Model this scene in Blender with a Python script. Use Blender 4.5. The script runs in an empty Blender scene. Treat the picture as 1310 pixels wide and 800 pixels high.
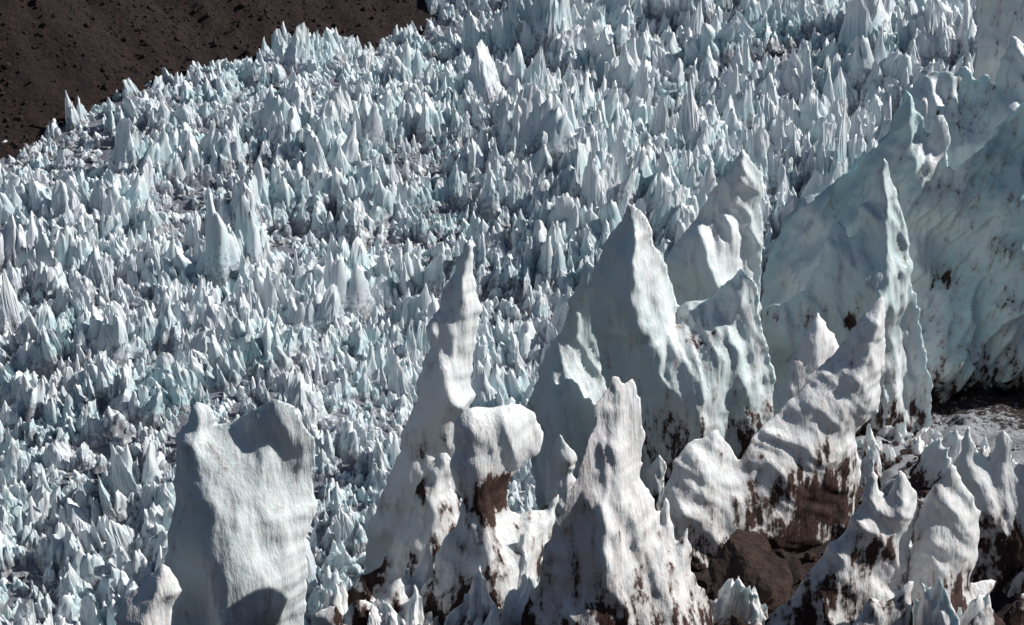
import bpy, math, numpy as np
from mathutils import Vector
rng = np.random.default_rng(7)
sc = bpy.context.scene

# ------------------------------------------------------------------ noise
def _h(ix, iy, iz, seed):
    n = (ix.astype(np.int64)*374761393 + iy.astype(np.int64)*668265263 + iz.astype(np.int64)*2147483647 + seed*1274126177) & 0xffffffff
    n = ((n ^ (n >> 13)) * 1274126177) & 0xffffffff
    n = ((n ^ (n >> 16)) * 2246822519) & 0xffffffff
    n = n ^ (n >> 15)
    return (n & 0xffffff) / float(0xffffff)
def vnoise(x, y, z, seed=0):
    x = np.asarray(x, float); y = np.asarray(y, float)+0*x; z = np.asarray(z, float)+0*x
    ix, iy, iz = np.floor(x), np.floor(y), np.floor(z)
    fx, fy, fz = x-ix, y-iy, z-iz
    fx = fx*fx*(3-2*fx); fy = fy*fy*(3-2*fy); fz = fz*fz*(3-2*fz)
    ix = ix.astype(np.int64); iy = iy.astype(np.int64); iz = iz.astype(np.int64)
    r = 0
    for a in (0, 1):
        wx = fx if a else 1-fx
        for b in (0, 1):
            wy = fy if b else 1-fy
            for c in (0, 1):
                wz = fz if c else 1-fz
                r = r + wx*wy*wz*_h(ix+a, iy+b, iz+c, seed)
    return r
def fbm(x, y, z=0.0, o=4, seed=0):
    s = 0; a = 1; t = 0
    for i in range(o):
        s = s + a*vnoise(x, y, z, seed+i*17); t += a
        a *= .5; x = x*2.03; y = y*2.03; z = z*2.03
    return s/t
def ridged(x, y, z=0.0, o=3, seed=0):
    s = 0; a = 1; t = 0
    for i in range(o):
        s = s + a*(1-np.abs(2*vnoise(x, y, z, seed+i*13)-1)); t += a
        a *= .5; x = x*2.1; y = y*2.1; z = z*2.1
    return s/t
def cups(x, y, seed=0):
    """sun-cup pattern: 0 in the hollow of each cup, sharp crests between cups (0..~1)"""
    x = np.asarray(x, float); y = np.asarray(y, float)
    ix = np.floor(x).astype(np.int64); iy = np.floor(y).astype(np.int64); z0 = ix*0
    m = np.full(x.shape, 9.)
    for a in (-1, 0, 1):
        for b in (-1, 0, 1):
            cx = ix+a+_h(ix+a, iy+b, z0, seed); cy = iy+b+_h(ix+a, iy+b, z0+7, seed)
            m = np.minimum(m, (x-cx)**2+(y-cy)**2)
    return m

# ------------------------------------------------------------------ mesh helpers
def make_mesh(name, V, F, attrs=None, mat=None, smooth=True):
    me = bpy.data.meshes.new(name)
    V = np.asarray(V, np.float32); F = np.asarray(F, np.int32); k = F.shape[1]
    me.vertices.add(len(V)); me.vertices.foreach_set('co', V.ravel())
    me.loops.add(F.size); me.loops.foreach_set('vertex_index', F.ravel())
    me.polygons.add(len(F)); me.polygons.foreach_set('loop_start', np.arange(0, F.size, k, dtype=np.int32))
    try: me.polygons.foreach_set('loop_total', np.full(len(F), k, np.int32))
    except Exception: pass
    me.update(calc_edges=True); me.validate()
    me.polygons.foreach_set('use_smooth', np.full(len(me.polygons), smooth))
    if attrs:
        for an, av in attrs.items():
            at = me.attributes.new(an, 'FLOAT', 'POINT')
            at.data.foreach_set('value', np.asarray(av, np.float32))
    if mat: me.materials.append(mat)
    return me
def add_obj(name, me, loc=(0, 0, 0)):
    o = bpy.data.objects.new(name, me); o.location = loc
    sc.collection.objects.link(o); return o
def grid_faces(nx, ny):
    i = np.arange(nx*ny).reshape(ny, nx)
    return np.stack([i[:-1, :-1], i[:-1, 1:], i[1:, 1:], i[1:, :-1]], -1).reshape(-1, 4)

# ------------------------------------------------------------------ materials
class NT:
    def __init__(s, name):
        s.m = bpy.data.materials.new(name); s.m.use_nodes = True
        s.t = s.m.node_tree; s.b = s.t.nodes['Principled BSDF']
    def n(s, typ, **kw):
        nd = s.t.nodes.new(typ)
        for k, v in kw.items(): setattr(nd, k, v)
        return nd
    def l(s, a, b): s.t.links.new(a, b)
    def noise(s, vec, scale, detail=4, rough=.6):
        nd = s.n('ShaderNodeTexNoise'); nd.inputs['Scale'].default_value = scale
        nd.inputs['Detail'].default_value = detail; nd.inputs['Roughness'].default_value = rough
        s.l(vec, nd.inputs['Vector']); return nd.outputs['Fac']
    def ramp(s, fac, p0, p1):
        nd = s.n('ShaderNodeMapRange'); nd.inputs['From Min'].default_value = p0; nd.inputs['From Max'].default_value = p1
        s.l(fac, nd.inputs['Value']); return nd.outputs['Result']
    def math(s, op, a, b):
        nd = s.n('ShaderNodeMath', operation=op)
        for i, q in enumerate((a, b)):
            if isinstance(q, (int, float)): nd.inputs[i].default_value = q
            else: s.l(q, nd.inputs[i])
        return nd.outputs[0]
    def mix(s, f, a, b):
        nd = s.n('ShaderNodeMix', data_type='RGBA')
        if isinstance(f, (int, float)): nd.inputs[0].default_value = f
        else: s.l(f, nd.inputs[0])
        for i, q in ((6, a), (7, b)):
            if isinstance(q, tuple): nd.inputs[i].default_value = (*q, 1)
            else: s.l(q, nd.inputs[i])
        return nd.outputs[2]
    def attr(s, name): 
        return s.n('ShaderNodeAttribute', attribute_name=name).outputs['Fac']
    def bump(s, h, strength, dist, prev=None):
        nd = s.n('ShaderNodeBump'); nd.inputs['Strength'].default_value = strength; nd.inputs['Distance'].default_value = dist
        s.l(h, nd.inputs['Height'])
        if prev is not None: s.l(prev, nd.inputs['Normal'])
        return nd.outputs['Normal']

def mat_big_ice():
    M = NT('penitente_ice'); g = M.n('ShaderNodeNewGeometry').outputs['Position']
    mp = M.n('ShaderNodeMapping'); mp.inputs['Scale'].default_value = (1, 1, .2); mp.inputs['Rotation'].default_value = (0, math.radians(22), 0)
    M.l(g, mp.inputs['Vector'])
    n1 = M.noise(mp.outputs[0], 1.1, 2); n2 = M.noise(g, 9, 4, .7)
    nf = M.noise(mp.outputs[0], 7, 5, .62)
    te = M.math('MULTIPLY', M.attr('teal'), M.ramp(n1, .28, .58))
    col = M.mix(te, (.88, .885, .89), (.47, .66, .68))
    col = M.mix(M.math('MULTIPLY', M.ramp(nf, .52, .72), .30), col, (.48, .52, .56))
    d = M.math('ADD', M.attr('dirt'), M.math('MULTIPLY', M.math('SUBTRACT', n2, .5), 1.4))
    d = M.math('ADD', d, M.math('MULTIPLY', M.math('SUBTRACT', nf, .5), 2.8))
    col = M.mix(M.math('MULTIPLY', M.ramp(d, .2, .62), .45), col, (.36, .29, .26))
    dd = M.ramp(d, .58, .82)
    dc = M.mix(M.ramp(n2, .4, .65), (.022, .012, .010), (.075, .042, .035))
    col = M.mix(dd, col, dc)
    M.l(col, M.b.inputs['Base Color'])
    M.l(M.math('ADD', M.math('MULTIPLY', dd, .5), .28), M.b.inputs['Roughness'])
    M.b.inputs['IOR'].default_value = 1.31
    M.b.inputs['Subsurface Radius'].default_value = (.4, .9, 1.0)
    M.b.inputs['Subsurface Scale'].default_value = .06
    M.l(M.math('MULTIPLY', M.math('SUBTRACT', 1.0, dd), .25), M.b.inputs['Subsurface Weight'])
    M.l(M.bump(M.math('ADD', nf, M.math('MULTIPLY', n2, .25)), .5, .07), M.b.inputs['Normal'])
    return M.m
def mat_field_ice():
    M = NT('penitente_field_ice'); g = M.n('ShaderNodeNewGeometry').outputs['Position']
    n1 = M.noise(g, .3, 2); n2 = M.noise(g, 3.5, 4, .7)
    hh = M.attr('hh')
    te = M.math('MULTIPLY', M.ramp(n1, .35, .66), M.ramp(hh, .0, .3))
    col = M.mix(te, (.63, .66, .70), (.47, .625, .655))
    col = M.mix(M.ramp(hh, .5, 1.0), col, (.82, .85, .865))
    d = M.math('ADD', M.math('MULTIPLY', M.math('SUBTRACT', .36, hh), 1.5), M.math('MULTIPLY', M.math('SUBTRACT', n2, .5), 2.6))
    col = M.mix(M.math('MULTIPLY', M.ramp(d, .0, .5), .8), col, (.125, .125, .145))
    M.l(col, M.b.inputs['Base Color']); M.b.inputs['Roughness'].default_value = .45
    return M.m
def mat_glacier():
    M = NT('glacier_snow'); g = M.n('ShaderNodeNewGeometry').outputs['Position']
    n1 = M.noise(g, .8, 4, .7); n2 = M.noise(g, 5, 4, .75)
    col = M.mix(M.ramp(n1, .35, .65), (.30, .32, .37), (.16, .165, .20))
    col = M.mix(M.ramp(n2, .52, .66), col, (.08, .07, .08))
    M.l(col, M.b.inputs['Base Color']); M.b.inputs['Roughness'].default_value = .8
    M.l(M.bump(n2, .8, .2), M.b.inputs['Normal'])
    return M.m
def mat_dirt(name, c0, c1, c2, s, snow=False):
    M = NT(name); g = M.n('ShaderNodeNewGeometry').outputs['Position']
    n1 = M.noise(g, .25*s, 4, .7); n2 = M.noise(g, 2.2*s, 6, .75)
    col = M.mix(M.ramp(n1, .35, .65), c0, c1)
    col = M.mix(M.ramp(n2, .5, .68), col, c2)
    if snow:
        sn = M.math('ADD', M.attr('snow'), M.math('MULTIPLY', M.math('SUBTRACT', n2, .5), 1.6))
        col = M.mix(M.ramp(sn, .45, .6), col, (.50, .52, .56))
    M.l(col, M.b.inputs['Base Color']); M.b.inputs['Roughness'].default_value = .9
    M.l(M.bump(n2, 1.0, .5/s), M.b.inputs['Normal'])
    return M.m
ICE = mat_big_ice(); FICE = mat_field_ice(); GL = mat_glacier()
SCREE = mat_dirt('scree', (.019, .0078, .0062), (.009, .0043, .0037), (.052, .021, .0155), 1.0)
MOR = mat_dirt('moraine_dirt', (.034, .017, .013), (.020, .011, .009), (.07, .038, .030), 4.0, snow=True)
ROCK = mat_dirt('brown_rock', (.065, .034, .025), (.035, .020, .016), (.11, .06, .045), 4.0)
STONE = mat_dirt('scree_stone', (.030, .013, .010), (.014, .007, .006), (.06, .028, .021), 2.0)

# ------------------------------------------------------------------ terrain functions (metres, camera at origin)
EA = np.array([-36.7, 102.]); ED = np.array([.741, .671]); EN = np.array([-.671, .741])
def s_edge(x, y):
    return (x-EA[0])*EN[0] + (y-EA[1])*EN[1]
def z_glacier(x, y):
    w = 2.2*np.sin((y + .45*x)/5.2 + 2.6*fbm(x/30, y/30, 0, 2, 5)) * fbm(x/40, y/40, 0, 2, 8)
    return -52.0 + .27*y + w + 3.5*(fbm(x/18, y/18, 0, 3, 3)-.5) - 1.2*np.clip(s_edge(x, y)-.3, 0, None)
def z_moraine(x, y):
    base = -7.5 - .2*(y-11) + np.where(y < 9, (9-y)*.35, 0)
    s = (x+1.8)*-.79 + (y-11)*.62 - 1.0*(fbm(x/3, y/3, 0, 2, 71)-.5)
    d = np.maximum(0, s-.3)
    return base - 1.6*d + .9*(fbm(x/1.6, y/1.6, 0, 4, 31)-.5) + .25*(ridged(x/.5, y/.5, 0, 3, 33)-.5)

# glacier bed
xs = np.arange(-130, 130, .55); ys = np.arange(24, 300, .55)
X, Y = np.meshgrid(xs, ys); x = X.ravel(); y = Y.ravel()
z = z_glacier(x, y) + .5*(ridged(x/1.3, y/1.3, 0, 3, 9)-.5)
F = grid_faces(len(xs), len(ys))
add_obj('glacier', make_mesh('glacier', np.stack([x, y, z], 1), F, None, GL))

# scree hill
ts = np.arange(-110, 230, .5); ss = np.concatenate([np.arange(-4, 60, .4), np.arange(60, 240, 2.5)])
T, S = np.meshgrid(ts, ss); T = T.ravel(); S = S.ravel()
x = EA[0]+ED[0]*T+EN[0]*S; y = EA[1]+ED[1]*T+EN[1]*S
def z_scree(x, y, S):
    g = -52.0 + .27*y + 3.0*(fbm(x/22, y/22, 0, 3, 3)-.5)
    T_ = (x-EA[0])*ED[0]+(y-EA[1])*ED[1]
    return g - .1 + np.where(S > 0, .50*S, .9*S) + 4.2*(ridged(T_/7+S/30, S/50, 0, 4, 41)-.5)*np.clip(S/8, 0, 1) + 1.3*(fbm(x/1.5, y/1.5, 0, 3, 43)-.5)
add_obj('scree_hill', make_mesh('scree_hill', np.stack([x, y, z_scree(x, y, S)], 1), grid_faces(len(ts), len(ss)), None, SCREE))

# moraine foreground
def nonuni(a, b, c, d, fine, coarse):
    return np.concatenate([np.arange(a, b, coarse), np.arange(b, c, fine), np.arange(c, d, coarse)])
xs = nonuni(-40, -5, 12, 70, .06, .7); ys = nonuni(-10, 9, 26, 85, .06, .7)
X, Y = np.meshgrid(xs, ys); x = X.ravel(); y = Y.ravel(); z = z_moraine(x, y)
snow = .75*np.exp(-(((x-6.5)/2.0)**2 + ((y-18.8)/2.4)**2)) + .3*(x > 4.5)*(y > 16)
add_obj('moraine_ground', make_mesh('moraine_ground', np.stack([x, y, z], 1), grid_faces(len(xs), len(ys)), {'snow': snow}, MOR))

# ------------------------------------------------------------------ instancing
def scatter(name, P, R, S, I, templates):
    col = bpy.data.collections.new(name+'_shapes')
    for t in templates: col.objects.link(t)
    me = bpy.data.meshes.new(name); me.vertices.add(len(P)); me.vertices.foreach_set('co', np.asarray(P, np.float32).ravel())
    for an, av in (('rot', R), ('scl', S)):
        at = me.attributes.new(an, 'FLOAT_VECTOR', 'POINT'); at.data.foreach_set('vector', np.asarray(av, np.float32).ravel())
    at = me.attributes.new('idx', 'INT', 'POINT'); at.data.foreach_set('value', np.asarray(I, np.int32))
    o = add_obj(name, me)
    ng = bpy.data.node_groups.new(name, 'GeometryNodeTree')
    ng.interface.new_socket(name='Geometry', in_out='INPUT', socket_type='NodeSocketGeometry')
    ng.interface.new_socket(name='Geometry', in_out='OUTPUT', socket_type='NodeSocketGeometry')
    N = ng.nodes; gi = N.new('NodeGroupInput'); go = N.new('NodeGroupOutput')
    ci = N.new('GeometryNodeCollectionInfo'); ci.inputs['Collection'].default_value = col
    ci.inputs['Separate Children'].default_value = True; ci.inputs['Reset Children'].default_value = True
    ip = N.new('GeometryNodeInstanceOnPoints'); ip.inputs['Pick Instance'].default_value = True
    def na(nm, typ):
        q = N.new('GeometryNodeInputNamedAttribute'); q.data_type = typ; q.inputs['Name'].default_value = nm
        return q.outputs['Attribute']
    L = ng.links.new
    L(gi.outputs[0], ip.inputs['Points']); L(ci.outputs[0], ip.inputs['Instance'])
    L(na('idx', 'INT'), ip.inputs['Instance Index']); L(na('rot', 'FLOAT_VECTOR'), ip.inputs['Rotation']); L(na('scl', 'FLOAT_VECTOR'), ip.inputs['Scale'])
    L(ip.outputs[0], go.inputs[0])
    md = o.modifiers.new('scatter', 'NODES'); md.node_group = ng
    return o

# penitente cluster shapes: stamped sharp blades carved by sun cups
def cluster(k, res=.04, mat=None, big_ice=False):
    r = np.random.default_rng(100+k)
    xs = np.arange(-1.3, 1.3, res); ys = np.arange(-.9, .9, res)
    X, Y = np.meshgrid(xs, ys); H = np.full(X.shape, -.25)
    n = r.integers(5, 9)
    wx = X+.28*(fbm(X*2.2, Y*2.2, k*3.1, 2, 1)-.5); wy = Y+.28*(fbm(X*2.2, Y*2.2, k*3.1, 2, 2)-.5)
    for j in range(n):
        big = j < 2
        cx = r.uniform(-.8, .8); cy = r.uniform(-.4, .4)
        h = r.uniform(.9, 1.45) if big else r.uniform(.3, .95)
        a = r.uniform(.32, .60)*(1 if big else .78); b = r.uniform(.18, .33)*(1 if big else .8)
        th = r.uniform(-.6, .6); c, s = math.cos(th), math.sin(th)
        dx = wx-cx; dy = wy-cy
        u = (dx*c+dy*s)/a; v = (-dx*s+dy*c)/b
        u = np.where(u > 0, u*r.uniform(.7, 1.6), u*r.uniform(.7, 1.2))
        e = r.uniform(1.0, 1.6)
        rr = (np.abs(u)**e+np.abs(v)**e)**(1/e)
        p = r.uniform(.8, 1.7)
        hh = h*(1.0-.75*np.minimum(rr, 3)**p)
        if r.random() < .25: hh = np.minimum(hh, h*(.78+r.uniform(-.3, .3)*u+r.uniform(-.2, .2)*v))
        H = np.maximum(H, hh)
    kk = np.clip(H+.3, 0, .7)/.7
    H = H + kk*(.48*(cups(wx*3.0+k, wy*3.6, 4)-.35) + .18*(cups(wx*8+k, wy*8, 5)-.35) + .10*(ridged(X*9, Y*9, k, 2, 4)-.5))
    edge = np.maximum(np.abs(X)/1.25, np.abs(Y)/.86)+.12*(vnoise(X*3, Y*3, k, 8)-.5); H = np.where(edge > .82, H-(edge-.82)*4, H)
    lx = r.uniform(-.12, .25)
    Z = H; Xo = X + lx*np.maximum(Z, 0)**1.3 + .14*(fbm(X*5, Y*5, Z*5, 2, 6)-.5); Yo = Y + .10*np.maximum(Z, 0) + .14*(fbm(X*5, Y*5, Z*5, 2, 7)-.5)
    F = grid_faces(len(xs), len(ys)); z = Z.ravel()
    F = F[(z[F].max(1) > -.3)]
    used, inv = np.unique(F, return_inverse=True); F = inv.reshape(F.shape)
    V = np.stack([Xo.ravel(), Yo.ravel(), z], 1)[used]
    if big_ice:
        at = {'dirt': np.clip(.85-V[:, 2]*1.1, .1, .9), 'teal': np.full(len(V), .1)}
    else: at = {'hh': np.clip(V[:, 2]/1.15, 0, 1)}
    me = make_mesh('spike_cluster_%d' % k, V, F, at, mat, smooth=not (k % 2))
    return bpy.data.objects.new('spike_cluster_%02d' % k, me)
NC = 22
P = []; Sc = []
y = 41.0
while y < 175:
    base = 1.12 + (y-45)*.0078
    x = -(.40*y+8)
    while x < .40*y+8:
        px = x+rng.uniform(-.5, .5)*base; py = y+rng.uniform(-.5, .5)*base
        fn = float(fbm(np.array([(px+.5*py)/6]), np.array([(py-.3*px)/3.2]), 0, 3, 51)[0])
        side = 1+.20*np.clip(px/35, -1, 1)
        sz = base*side*float(np.clip(1.0+3.0*(fn-.5), .5, 1.55))
        se = s_edge(px, py)
        if se < .4+rng.uniform(-.9, .9):
            k = sz*rng.lognormal(0, .22)*(.78+.22*min(1, max(0, -se/9)))
            w_ = max(k, .70*base)
            P.append((px, py)); Sc.append((w_*rng.uniform(.72, 1.02), w_*rng.uniform(.75, 1.05), k*rng.uniform(.7, 1.35)))
        x += base*.87
    y += base*.58
P = np.array(P); z = z_glacier(P[:, 0], P[:, 1])-.03
R = np.zeros((len(P), 3)); R[:, 2] = rng.normal(.1, .5, len(P)) + math.pi*(rng.random(len(P)) < .35)
R[:, 0] = rng.normal(0, .07, len(P)); R[:, 1] = rng.normal(0, .08, len(P))
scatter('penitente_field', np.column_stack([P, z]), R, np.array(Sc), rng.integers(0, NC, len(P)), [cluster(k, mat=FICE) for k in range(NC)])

# stones
def stone(k, mat, nm, sub=3, rough=.25):
    import bmesh
    bm = bmesh.new(); bmesh.ops.create_icosphere(bm, subdivisions=sub, radius=1)
    me = bpy.data.meshes.new(nm); bm.to_mesh(me); bm.free()
    co = np.zeros(len(me.vertices)*3, np.float32); me.vertices.foreach_get('co', co); co = co.reshape(-1, 3)
    r = np.random.default_rng(k+500)
    for q in range(9):
        d = r.normal(size=3); d /= np.linalg.norm(d); lim = r.uniform(.5, .85)
        pr = co@d; co -= np.outer(np.maximum(pr-lim, 0), d)
    co *= 1+rough*(fbm(co[:, 0]*2+k, co[:, 1]*2, co[:, 2]*2, 5, 3)-.5)[:, None]
    co *= r.uniform(.7, 1.2, 3)*np.array([1, 1, .75])
    me.vertices.foreach_set('co', co.ravel()); me.materials.append(mat); me.update()
    return bpy.data.objects.new(nm, me)
n = 20000
t = rng.uniform(-45, 60, n); s = rng.uniform(-.5, 55, n)
x = EA[0]+ED[0]*t+EN[0]*s; y = EA[1]+ED[1]*t+EN[1]*s
k = rng.lognormal(-2.25, .5, n)
scatter('scree_stones', np.column_stack([x, y, z_scree(x, y, s)+.02]), rng.uniform(0, 6.3, (n, 3)), np.column_stack([k, k, k]), rng.integers(0, 5, n), [stone(i, STONE, 'stone_%02d' % i) for i in range(5)])
n = 4000
x = rng.uniform(-2.5, 9, n); y = rng.uniform(9.5, 20, n); k = rng.lognormal(-3.5, .6, n)
scatter('moraine_stones', np.column_stack([x, y, z_moraine(x, y)+k*.2]), rng.uniform(0, 6.3, (n, 3)), np.column_stack([k, k, k]), rng.integers(0, 5, n), [stone(i+10, ROCK, 'pebble_%02d' % i) for i in range(5)])
# small penitentes standing between the big ones
spots = []
for (cx, cy, sx, sy, m) in ((-.9, 11.8, 1.3, .6, 12), (.6, 12.2, 1.2, .7, 6), (3.8, 11.0, .8, .3, 5), (5.2, 13.6, 1.0, .8, 9), (1.3, 16.8, 1.2, .5, 7), (5.0, 18.5, 2.2, 1.2, 9)):
    for q in range(m): spots.append((cx+rng.normal()*sx*.6, cy+rng.normal()*sy*.6))
spots = np.array(spots); n = len(spots); k = rng.uniform(.3, .65, n)
scatter('small_penitentes', np.column_stack([spots, z_moraine(spots[:, 0], spots[:, 1])-.02]), np.column_stack([0*k, 0*k, rng.uniform(0, 6.3, n)]), np.column_stack([k, k, k*rng.uniform(.8, 1.5, n)]), rng.integers(0, 6, n), [cluster(40+i, .03, ICE, True) for i in range(6)])

# ------------------------------------------------------------------ camera
PITCH = math.radians(20); FPX = 1310*50/36.0
cam = bpy.data.cameras.new('camera'); cam.lens = 50; cam.sensor_width = 36; cam.clip_end = 2000; cam.clip_start = .1
co_ = bpy.data.objects.new('camera', cam); co_.rotation_euler = (math.pi/2-PITCH, 0, 0); sc.collection.objects.link(co_); sc.camera = co_

# outlines are measured from the photo and converted to metres on the upright plane each blade stands in
def to_plane(uv, y0, ty=0.0, xc=0.0):
    uv = np.asarray(uv, float); a = (uv[:, 0]-655)/FPX; b = (400-uv[:, 1])/FPX
    dy = math.cos(PITCH)+b*math.sin(PITCH); dz = -math.sin(PITCH)+b*math.cos(PITCH)
    t = (y0-ty*xc)/(dy-ty*a)
    return np.stack([a*t, dz*t], 1)
def catmull(p, step):
    n = len(p); out = []
    for i in range(n):
        p0, p1, p2, p3 = p[i-1], p[i], p[(i+1) % n], p[(i+2) % n]
        L = np.linalg.norm(p2-p1); m = max(1, int(L/step))
        t = (np.arange(m)/m)[:, None]
        cr = .5*((2*p1)+(-p0+p2)*t+(2*p0-5*p1+4*p2-p3)*t*t+(-p0+3*p1-3*p2+p3)*t**3)
        li = p1*(1-t)+p2*t
        out.append(.25*cr+.75*li)
    return np.concatenate(out)
def blade(name, uv, y0, thick=.5, teal=.3, dirt=(), res=.03, seed=0, tilt=15, flute=.10, lean=0.0, yaw=0.0, basedirt=1.0, rough=1.0, jag=1.0):
    ty = math.tan(math.radians(yaw)); xc = to_plane(uv, y0)[:, 0].mean()
    p = to_plane(uv, y0, ty, xc); p = catmull(p, .04)
    nrm = np.roll(p, -1, 0)-np.roll(p, 1, 0); nrm /= np.linalg.norm(nrm, axis=1)[:, None]+1e-9
    jit = .12*(ridged(p[:, 0]*2.3, p[:, 1]*2.3, seed, 3, seed)-.5)+.08*(cups(p[:, 0]*4.5+seed, p[:, 1]*4.5, seed)-.3)+.05*(ridged(p[:, 0]*11, p[:, 1]*11, seed, 2, seed+1)-.5)
    area = ((p[:, 0]*np.roll(p[:, 1], -1)-np.roll(p[:, 0], -1)*p[:, 1]).sum())
    sg = 1 if area > 0 else -1
    p = p+np.stack([nrm[:, 1], -nrm[:, 0]], 1)*(jit*sg*.85*jag)[:, None]
    mn = p.min(0)-res*2; mx = p.max(0)+res*2
    xs = np.arange(mn[0], mx[0], res); zs = np.arange(mn[1], mx[1], res)
    X, Z = np.meshgrid(xs, zs); G = np.stack([X.ravel(), Z.ravel()], 1)
    A = p; B = np.roll(p, -1, 0); AB = B-A; L2 = (AB**2).sum(1)+1e-12
    D = np.empty(len(G)); NP = np.empty_like(G); ins = np.empty(len(G), bool)
    for c in range(0, len(G), 4000):
        g = G[c:c+4000]; ag = g[:, None, :]-A[None]
        t = np.clip((ag*AB[None]).sum(2)/L2, 0, 1); q = A[None]+t[..., None]*AB[None]
        d2 = ((g[:, None, :]-q)**2).sum(2); j = d2.argmin(1); ii = np.arange(len(g))
        D[c:c+4000] = np.sqrt(d2[ii, j]); NP[c:c+4000] = q[ii, j]
        cond = (A[None, :, 1] > g[:, 1:2]) != (B[None, :, 1] > g[:, 1:2])
        xi = A[None, :, 0]+(g[:, 1:2]-A[None, :, 1])*AB[None, :, 0]/np.where(np.abs(AB[None, :, 1]) < 1e-9, 1e-9, AB[None, :, 1])
        ins[c:c+4000] = ((cond & (g[:, 0:1] < xi)).sum(1) % 2) == 1
    D = np.where(ins, D, 0); W = np.where(ins[:, None], G, NP)
    Fg = grid_faces(len(xs), len(zs)); Fg = Fg[ins[Fg].any(1)]
    used, inv = np.unique(Fg, return_inverse=True); Fg = inv.reshape(Fg.shape)
    W = W[used]; D = D[used]; on = ~ins[used]
    x = W[:, 0]; z = W[:, 1]
    zt = z.max(); hn = np.clip((zt-z)/3.0, 0, 1.6)
    T = thick*(.5+.65*hn)
    th = math.radians(tilt); ac = x*math.cos(th)+z*math.sin(th); al = -x*math.sin(th)+z*math.cos(th)
    def side(sd):
        q1 = .35*(fbm(x*1.4, z*1.4, sd*3+seed, 3, 91)-.5); q2 = .35*(fbm(x*1.4, z*1.4, sd*3+seed, 3, 92)-.5)
        a2 = ac+q1; l2 = al+q2
        dn = D*(.4+1.2*fbm(x*1.6, z*1.0, sd*9.7, 3, seed+3))
        u = dn/T
        t = T*(1.15*u/(1+u**2.2)**(1/2.2))
        k = np.clip(D/.08, 0, 1); kb = np.clip(D/.3, 0, 1)
        big = 2.8*flute*(cups(a2*1.05+seed, l2*.38+sd*5, seed+5)-.38)*kb
        mid = 1.5*flute*(cups(a2*3.1+seed, l2*1.0+sd*5, seed+6)-.38)*k
        sml = .45*flute*rough*(cups(a2*8, l2*2.6+sd*5, seed+7)-.38)*k
        fn = .85*flute*rough*(ridged(a2*6, l2*.8, sd*5+seed, 3, seed+8)-.5)*k
        sm = .8*thick*(fbm(x*.8, z*.8, sd*3+seed, 2, seed+11)-.5)*kb
        gr = .012*rough*(fbm(x*14, z*14, sd*5+seed, 2, seed+9)-.5)*k
        return np.maximum(t+big+mid+sml+fn+sm+gr, .02*k)
    off = .55*thick*(fbm(x*.7, z*.7, seed, 2, seed+21)-.5)*2
    yf = off-side(1); yb = off+side(2)
    n = len(W); bi = np.full(n, -1); inner = ~on
    bi[inner] = n+np.arange(inner.sum()); bi[on] = np.nonzero(on)[0]
    yf = np.where(on, off, yf)
    V = np.concatenate([np.stack([x, yf, z], 1), np.stack([x, yb, z], 1)[inner]])
    FF = np.concatenate([Fg, bi[Fg][:, ::-1]])
    zb = z.min()
    V[:, 0] += .05*(fbm(V[:, 0]*3, V[:, 1]*3, V[:, 2]*3, 3, seed+31)-.5)
    V[:, 1] += lean*(V[:, 2]-zb)
    dx = V[:, 0]-xc; V[:, 1] += dx*ty; cx = xc
    dirt_shade_v = np.zeros(len(V))
    for (u, v, r, s) in dirt:
        c = to_plane([(u, v)], y0, ty, xc)[0]; rr = r*y0/FPX*1.05
        dd = ((V[:, 0]-c[0])**2+(V[:, 2]-c[1])**2)/rr**2
        dirt_shade_v = np.maximum(dirt_shade_v, s*np.exp(-dd*.9))
    gz = z_moraine(V[:, 0], V[:, 1]+y0)
    dirt_shade_v = np.maximum(dirt_shade_v, basedirt*np.exp(-np.clip(V[:, 2]-gz, 0, 9)/.75))
    zm = gz.mean(); V2 = V.copy(); V2[:, 2] -= zm; V2[:, 0] -= cx
    me = make_mesh(name, V2, FF, {'dirt': dirt_shade_v, 'teal': np.full(len(V), teal)}, ICE)
    return add_obj(name, me, (cx, y0, zm))

PN = 'ice_penitente'
blade(PN, [(1252,-60),(1250,20),(1246,105),(1240,300),(1240,430),(1420,430),(1420,-60)], 29, .9, .2, seed=1, res=.06, yaw=-15, dirt=[(1290,20,120,.2)])
blade('ice_wall', [(1150,170),(1166,120),(1185,100),(1210,93),(1228,99),(1240,92),(1252,106),(1266,100),(1274,112),(1284,82),(1300,50),(1318,66),(1345,140),(1420,200),(1420,470),(1150,470),(1140,300)], 26.5, .8, .5, seed=2, res=.045, flute=.15, yaw=-10, dirt=[(1230,140,30,.35)])
blade('ice_wall', [(968,405),(974,365),(988,320),(1003,285),(1022,268),(1040,252),(1062,248),(1080,232),(1098,216),(1110,200),(1124,190),(1135,175),(1148,150),(1160,120),(1172,145),(1184,172),(1191,150),(1203,148),(1211,175),(1206,205),(1218,217),(1236,202),(1250,192),(1268,184),(1285,162),(1306,134),(1340,120),(1420,140),(1420,560),(1200,560),(1000,560),(975,470)], 23.6, .8, .85, seed=3, res=.038, flute=.20, tilt=-30, dirt=[(1200,345,18,.75),(1270,300,18,.6),(1180,230,34,.4),(1240,240,50,.38),(1290,360,40,.4)], yaw=-10)
blade(PN, [(1129,205),(1119,232),(1113,255),(1098,262),(1094,290),(1082,302),(1070,288),(1060,296),(1045,330),(1030,365),(1003,385),(975,392),(968,420),(975,470),(985,590),(1100,590),(1185,580),(1190,487),(1180,440),(1170,390),(1157,340),(1152,285),(1140,235)], 20.6, .7, .65, seed=4, flute=.12, dirt=[(1080,395,16,.75),(1030,400,20,.6),(990,400,12,.5)], yaw=-6)
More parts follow.
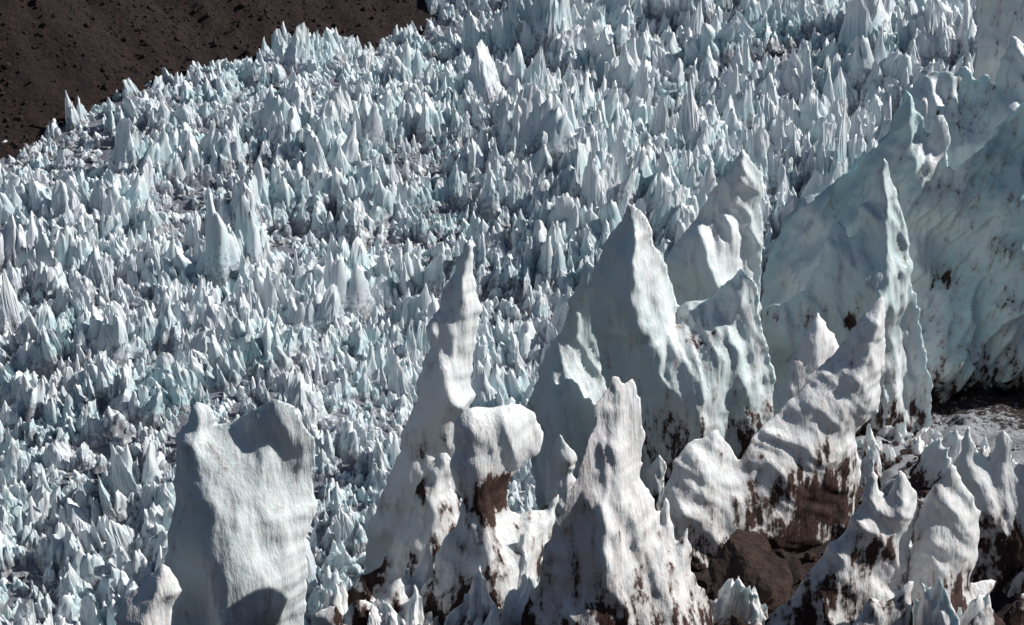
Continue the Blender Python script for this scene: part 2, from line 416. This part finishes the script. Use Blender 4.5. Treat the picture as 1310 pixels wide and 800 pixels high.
blade(PN, [(948,189),(939,215),(922,225),(908,245),(890,280),(868,308),(850,330),(860,362),(870,420),(880,560),(968,560),(968,420),(970,350),(973,290),(972,240),(966,212)], 21.5, .6, .45, seed=5, tilt=25, flute=.14, yaw=10)
blade(PN, [(803,257),(783,288),(768,320),(757,350),(757,400),(765,440),(775,490),(790,540),(800,640),(900,640),(965,620),(985,520),(988,470),(975,430),(968,372),(950,350),(935,365),(910,385),(885,390),(868,400),(858,365),(842,325),(828,288),(815,266)], 18.3, .8, .55, seed=6, flute=.11, dirt=[(820,410,12,.6),(900,430,35,.5),(870,575,80,.9),(960,550,55,.9)], basedirt=1.2, yaw=-8)  # low spots paint the undercut's shade, along with dirt, into the base colour
blade(PN, [(754,332),(741,360),(728,388),(722,420),(700,450),(685,490),(674,520),(678,545),(690,650),(770,650),(779,540),(776,480),(766,440),(762,400),(760,360)], 18.8, .6, .5, seed=7, flute=.14)
blade(PN, [(600,311),(586,335),(573,360),(558,395),(550,430),(541,470),(535,510),(517,560),(500,600),(483,645),(468,700),(470,800),(540,800),(575,640),(596,565),(603,520),(605,470),(610,430),(616,395),(606,370),(604,340)], 14.6, .42, .25, seed=8, flute=.09, dirt=[(575,400,12,.45),(560,560,30,.35)], yaw=18)
blade(PN, [(585,545),(598,531),(640,526),(684,534),(693,560),(690,583),(662,600),(652,615),(645,640),(662,658),(700,650),(713,636),(708,670),(692,720),(684,780),(680,950),(525,950),(530,790),(550,740),(575,690),(592,650),(586,622),(578,590)], 12.2, .42, .1, seed=9, flute=.06, res=.024, dirt=[(625,632,38,1.2),(600,755,50,1.15),(595,795,56,1.25),(570,770,30,.9)], yaw=22)
blade(PN, [(570,582),(547,598),(541,620),(527,650),(507,690),(490,722),(460,742),(440,770),(418,792),(410,950),(530,950),(560,760),(590,690),(589,655),(577,622),(576,600)], 12.9, .4, .15, seed=10, flute=.07, res=.024, dirt=[(478,728,34,1.1),(540,625,18,.85),(455,765,30,1.1)], yaw=20)
blade(PN, [(404,950),(408,788),(424,778),(440,797),(455,768),(474,776),(490,760),(512,745),(522,772),(528,950)], 11.6, .22, .05, seed=11, flute=.06, res=.02, dirt=[(480,800,30,.4)], yaw=20)
blade(PN, [(784,486),(797,496),(809,488),(818,530),(822,580),(830,630),(844,675),(853,640),(866,692),(877,674),(885,730),(904,758),(908,800),(905,950),(655,950),(668,800),(688,735),(705,680),(720,640),(740,600),(755,560),(768,515)], 11.5, .5, .05, seed=12, flute=.085, tilt=20, res=.022, dirt=[(745,640,25,.4),(700,760,40,.4),(790,700,60,.2)], yaw=26)
blade(PN, [(1046,399),(1062,428),(1078,455),(1070,500),(1060,620),(1000,620),(1004,500),(1012,475),(1026,440)], 16.4, .35, .05, seed=13, flute=.07, yaw=25)
blade(PN, [(1129,383),(1105,413),(1080,450),(1055,475),(1035,497),(1008,520),(985,540),(962,562),(945,590),(934,580),(920,553),(902,560),(880,570),(862,600),(850,635),(856,700),(870,830),(960,830),(1040,760),(1080,690),(1095,640),(1100,600),(1096,556),(1120,530),(1130,480),(1132,425)], 14.6, .36, .1, seed=14, flute=.07, tilt=50, res=.026, dirt=[(1000,610,36,1.0),(1050,570,22,.9),(960,645,40,.95),(1045,645,60,1.4),(1075,600,28,1.0),(930,725,55,1.2),(1000,705,75,1.5)], yaw=25)
blade(PN, [(826,640),(830,600),(843,584),(848,610),(850,720),(826,720)], 15.2, .2, .05, seed=15, res=.02)
blade(PN, [(700,640),(705,580),(716,556),(728,575),(733,600),(740,700)], 16.6, .25, .1, seed=16, res=.02)
blade(PN, [(980,805),(1010,775),(1040,740),(1060,700),(1080,680),(1100,640),(1114,603),(1122,640),(1135,635),(1150,597),(1166,640),(1171,668),(1162,700),(1166,750),(1160,950),(980,950)], 11.4, .26, .05, seed=17, flute=.08, tilt=40, res=.022, dirt=[(1110,705,36,1.0),(1060,750,42,1.05),(1130,700,28,.85),(1030,790,44,1.0)], yaw=20)
blade(PN, [(1175,655),(1195,618),(1214,592),(1230,625),(1250,650),(1248,690),(1237,735),(1266,742),(1240,795),(1225,950),(1160,950),(1165,720)], 11.8, .26, .1, seed=18, flute=.08, tilt=30, res=.022, dirt=[(1205,750,42,1.0),(1180,775,38,1.05)], yaw=20)
blade(PN, [(1222,610),(1232,580),(1241,548),(1250,582),(1265,590),(1281,557),(1295,590),(1312,598),(1340,560),(1380,620),(1380,800),(1240,800),(1240,680)], 13.4, .32, .1, seed=19, flute=.085, res=.024, dirt=[(1290,690,55,1.1),(1260,655,28,.8)], yaw=15)
blade(PN, [(1082,840),(1090,795),(1112,766),(1130,772),(1150,750),(1168,744),(1166,780),(1170,950),(1080,950)], 10.9, .22, .05, seed=20, flute=.06, res=.02, dirt=[(1120,800,25,.7)], yaw=20)
blade(PN, [(1225,950),(1240,800),(1265,776),(1285,795),(1310,768),(1340,780),(1350,950)], 11.0, .22, .05, seed=21, flute=.06, res=.02, dirt=[(1290,800,40,1.1)], yaw=20)
blade('ice_block', [(250,524),(240,545),(228,562),(225,610),(222,660),(216,720),(216,800),(200,1060),(390,1060),(388,800),(390,740),(393,690),(396,630),(397,590),(391,550),(376,526),(350,519),(322,531),(292,548),(268,555),(260,536)], 12.4, .5, .35, seed=34, flute=.05, tilt=8, res=.026, jag=.8, yaw=8, rough=.7)
blade(PN, [(140,1080),(145,812),(168,772),(188,740),(206,728),(217,748),(219,1080)], 11.6, .3, .05, seed=23, flute=.06, yaw=20)

# boulders
def boulder(k, x, y, r, sz):
    o = stone(k, ROCK, 'boulder', 5, .6); sc.collection.objects.link(o)
    o.name = 'boulder'; o.location = (x, y, float(z_moraine(np.array([x]), np.array([y]))[0])+r*.25)
    o.scale = (r*sz[0], r*sz[1], r*sz[2]); o.rotation_euler = (0.2, .3, k)
    for q in o.data.polygons: q.use_smooth = False
boulder(36, 2.45, 12.9, .52, (1.2, .9, 1.15)); boulder(32, 1.95, 12.4, .22, (1.1, 1, .8)); boulder(33, 3.3, 12.6, .25, (1.2, .8, .8))
boulder(34, -1.75, 12.0, .2, (1.1, .8, .8)); boulder(35, 4.1, 16.0, .3, (1.3, .8, .7))

# ------------------------------------------------------------------ light
sun_dir = Vector((.80, .13, .65)).normalized()
el = math.asin(sun_dir.z); az = math.atan2(sun_dir.x, sun_dir.y)
w = bpy.data.worlds.new('World'); sc.world = w; w.use_nodes = True
nt = w.node_tree; sky = nt.nodes.new('ShaderNodeTexSky'); sky.sky_type = 'NISHITA'; sky.sun_disc = False
sky.sun_elevation = el; sky.sun_rotation = az; sky.altitude = 1200
nt.links.new(sky.outputs[0], nt.nodes['Background'].inputs['Color']); nt.nodes['Background'].inputs['Strength'].default_value = .052
sd = bpy.data.lights.new('sun', 'SUN'); sd.energy = 5.0; sd.angle = math.radians(.5); sd.color = (1, .96, .91)
so = bpy.data.objects.new('sun', sd); so.rotation_euler = sun_dir.to_track_quat('Z', 'Y').to_euler(); so.location = (20, 10, 40); sc.collection.objects.link(so)
sc.view_settings.view_transform = 'Standard'; sc.view_settings.look = 'None'; sc.view_settings.exposure = 0
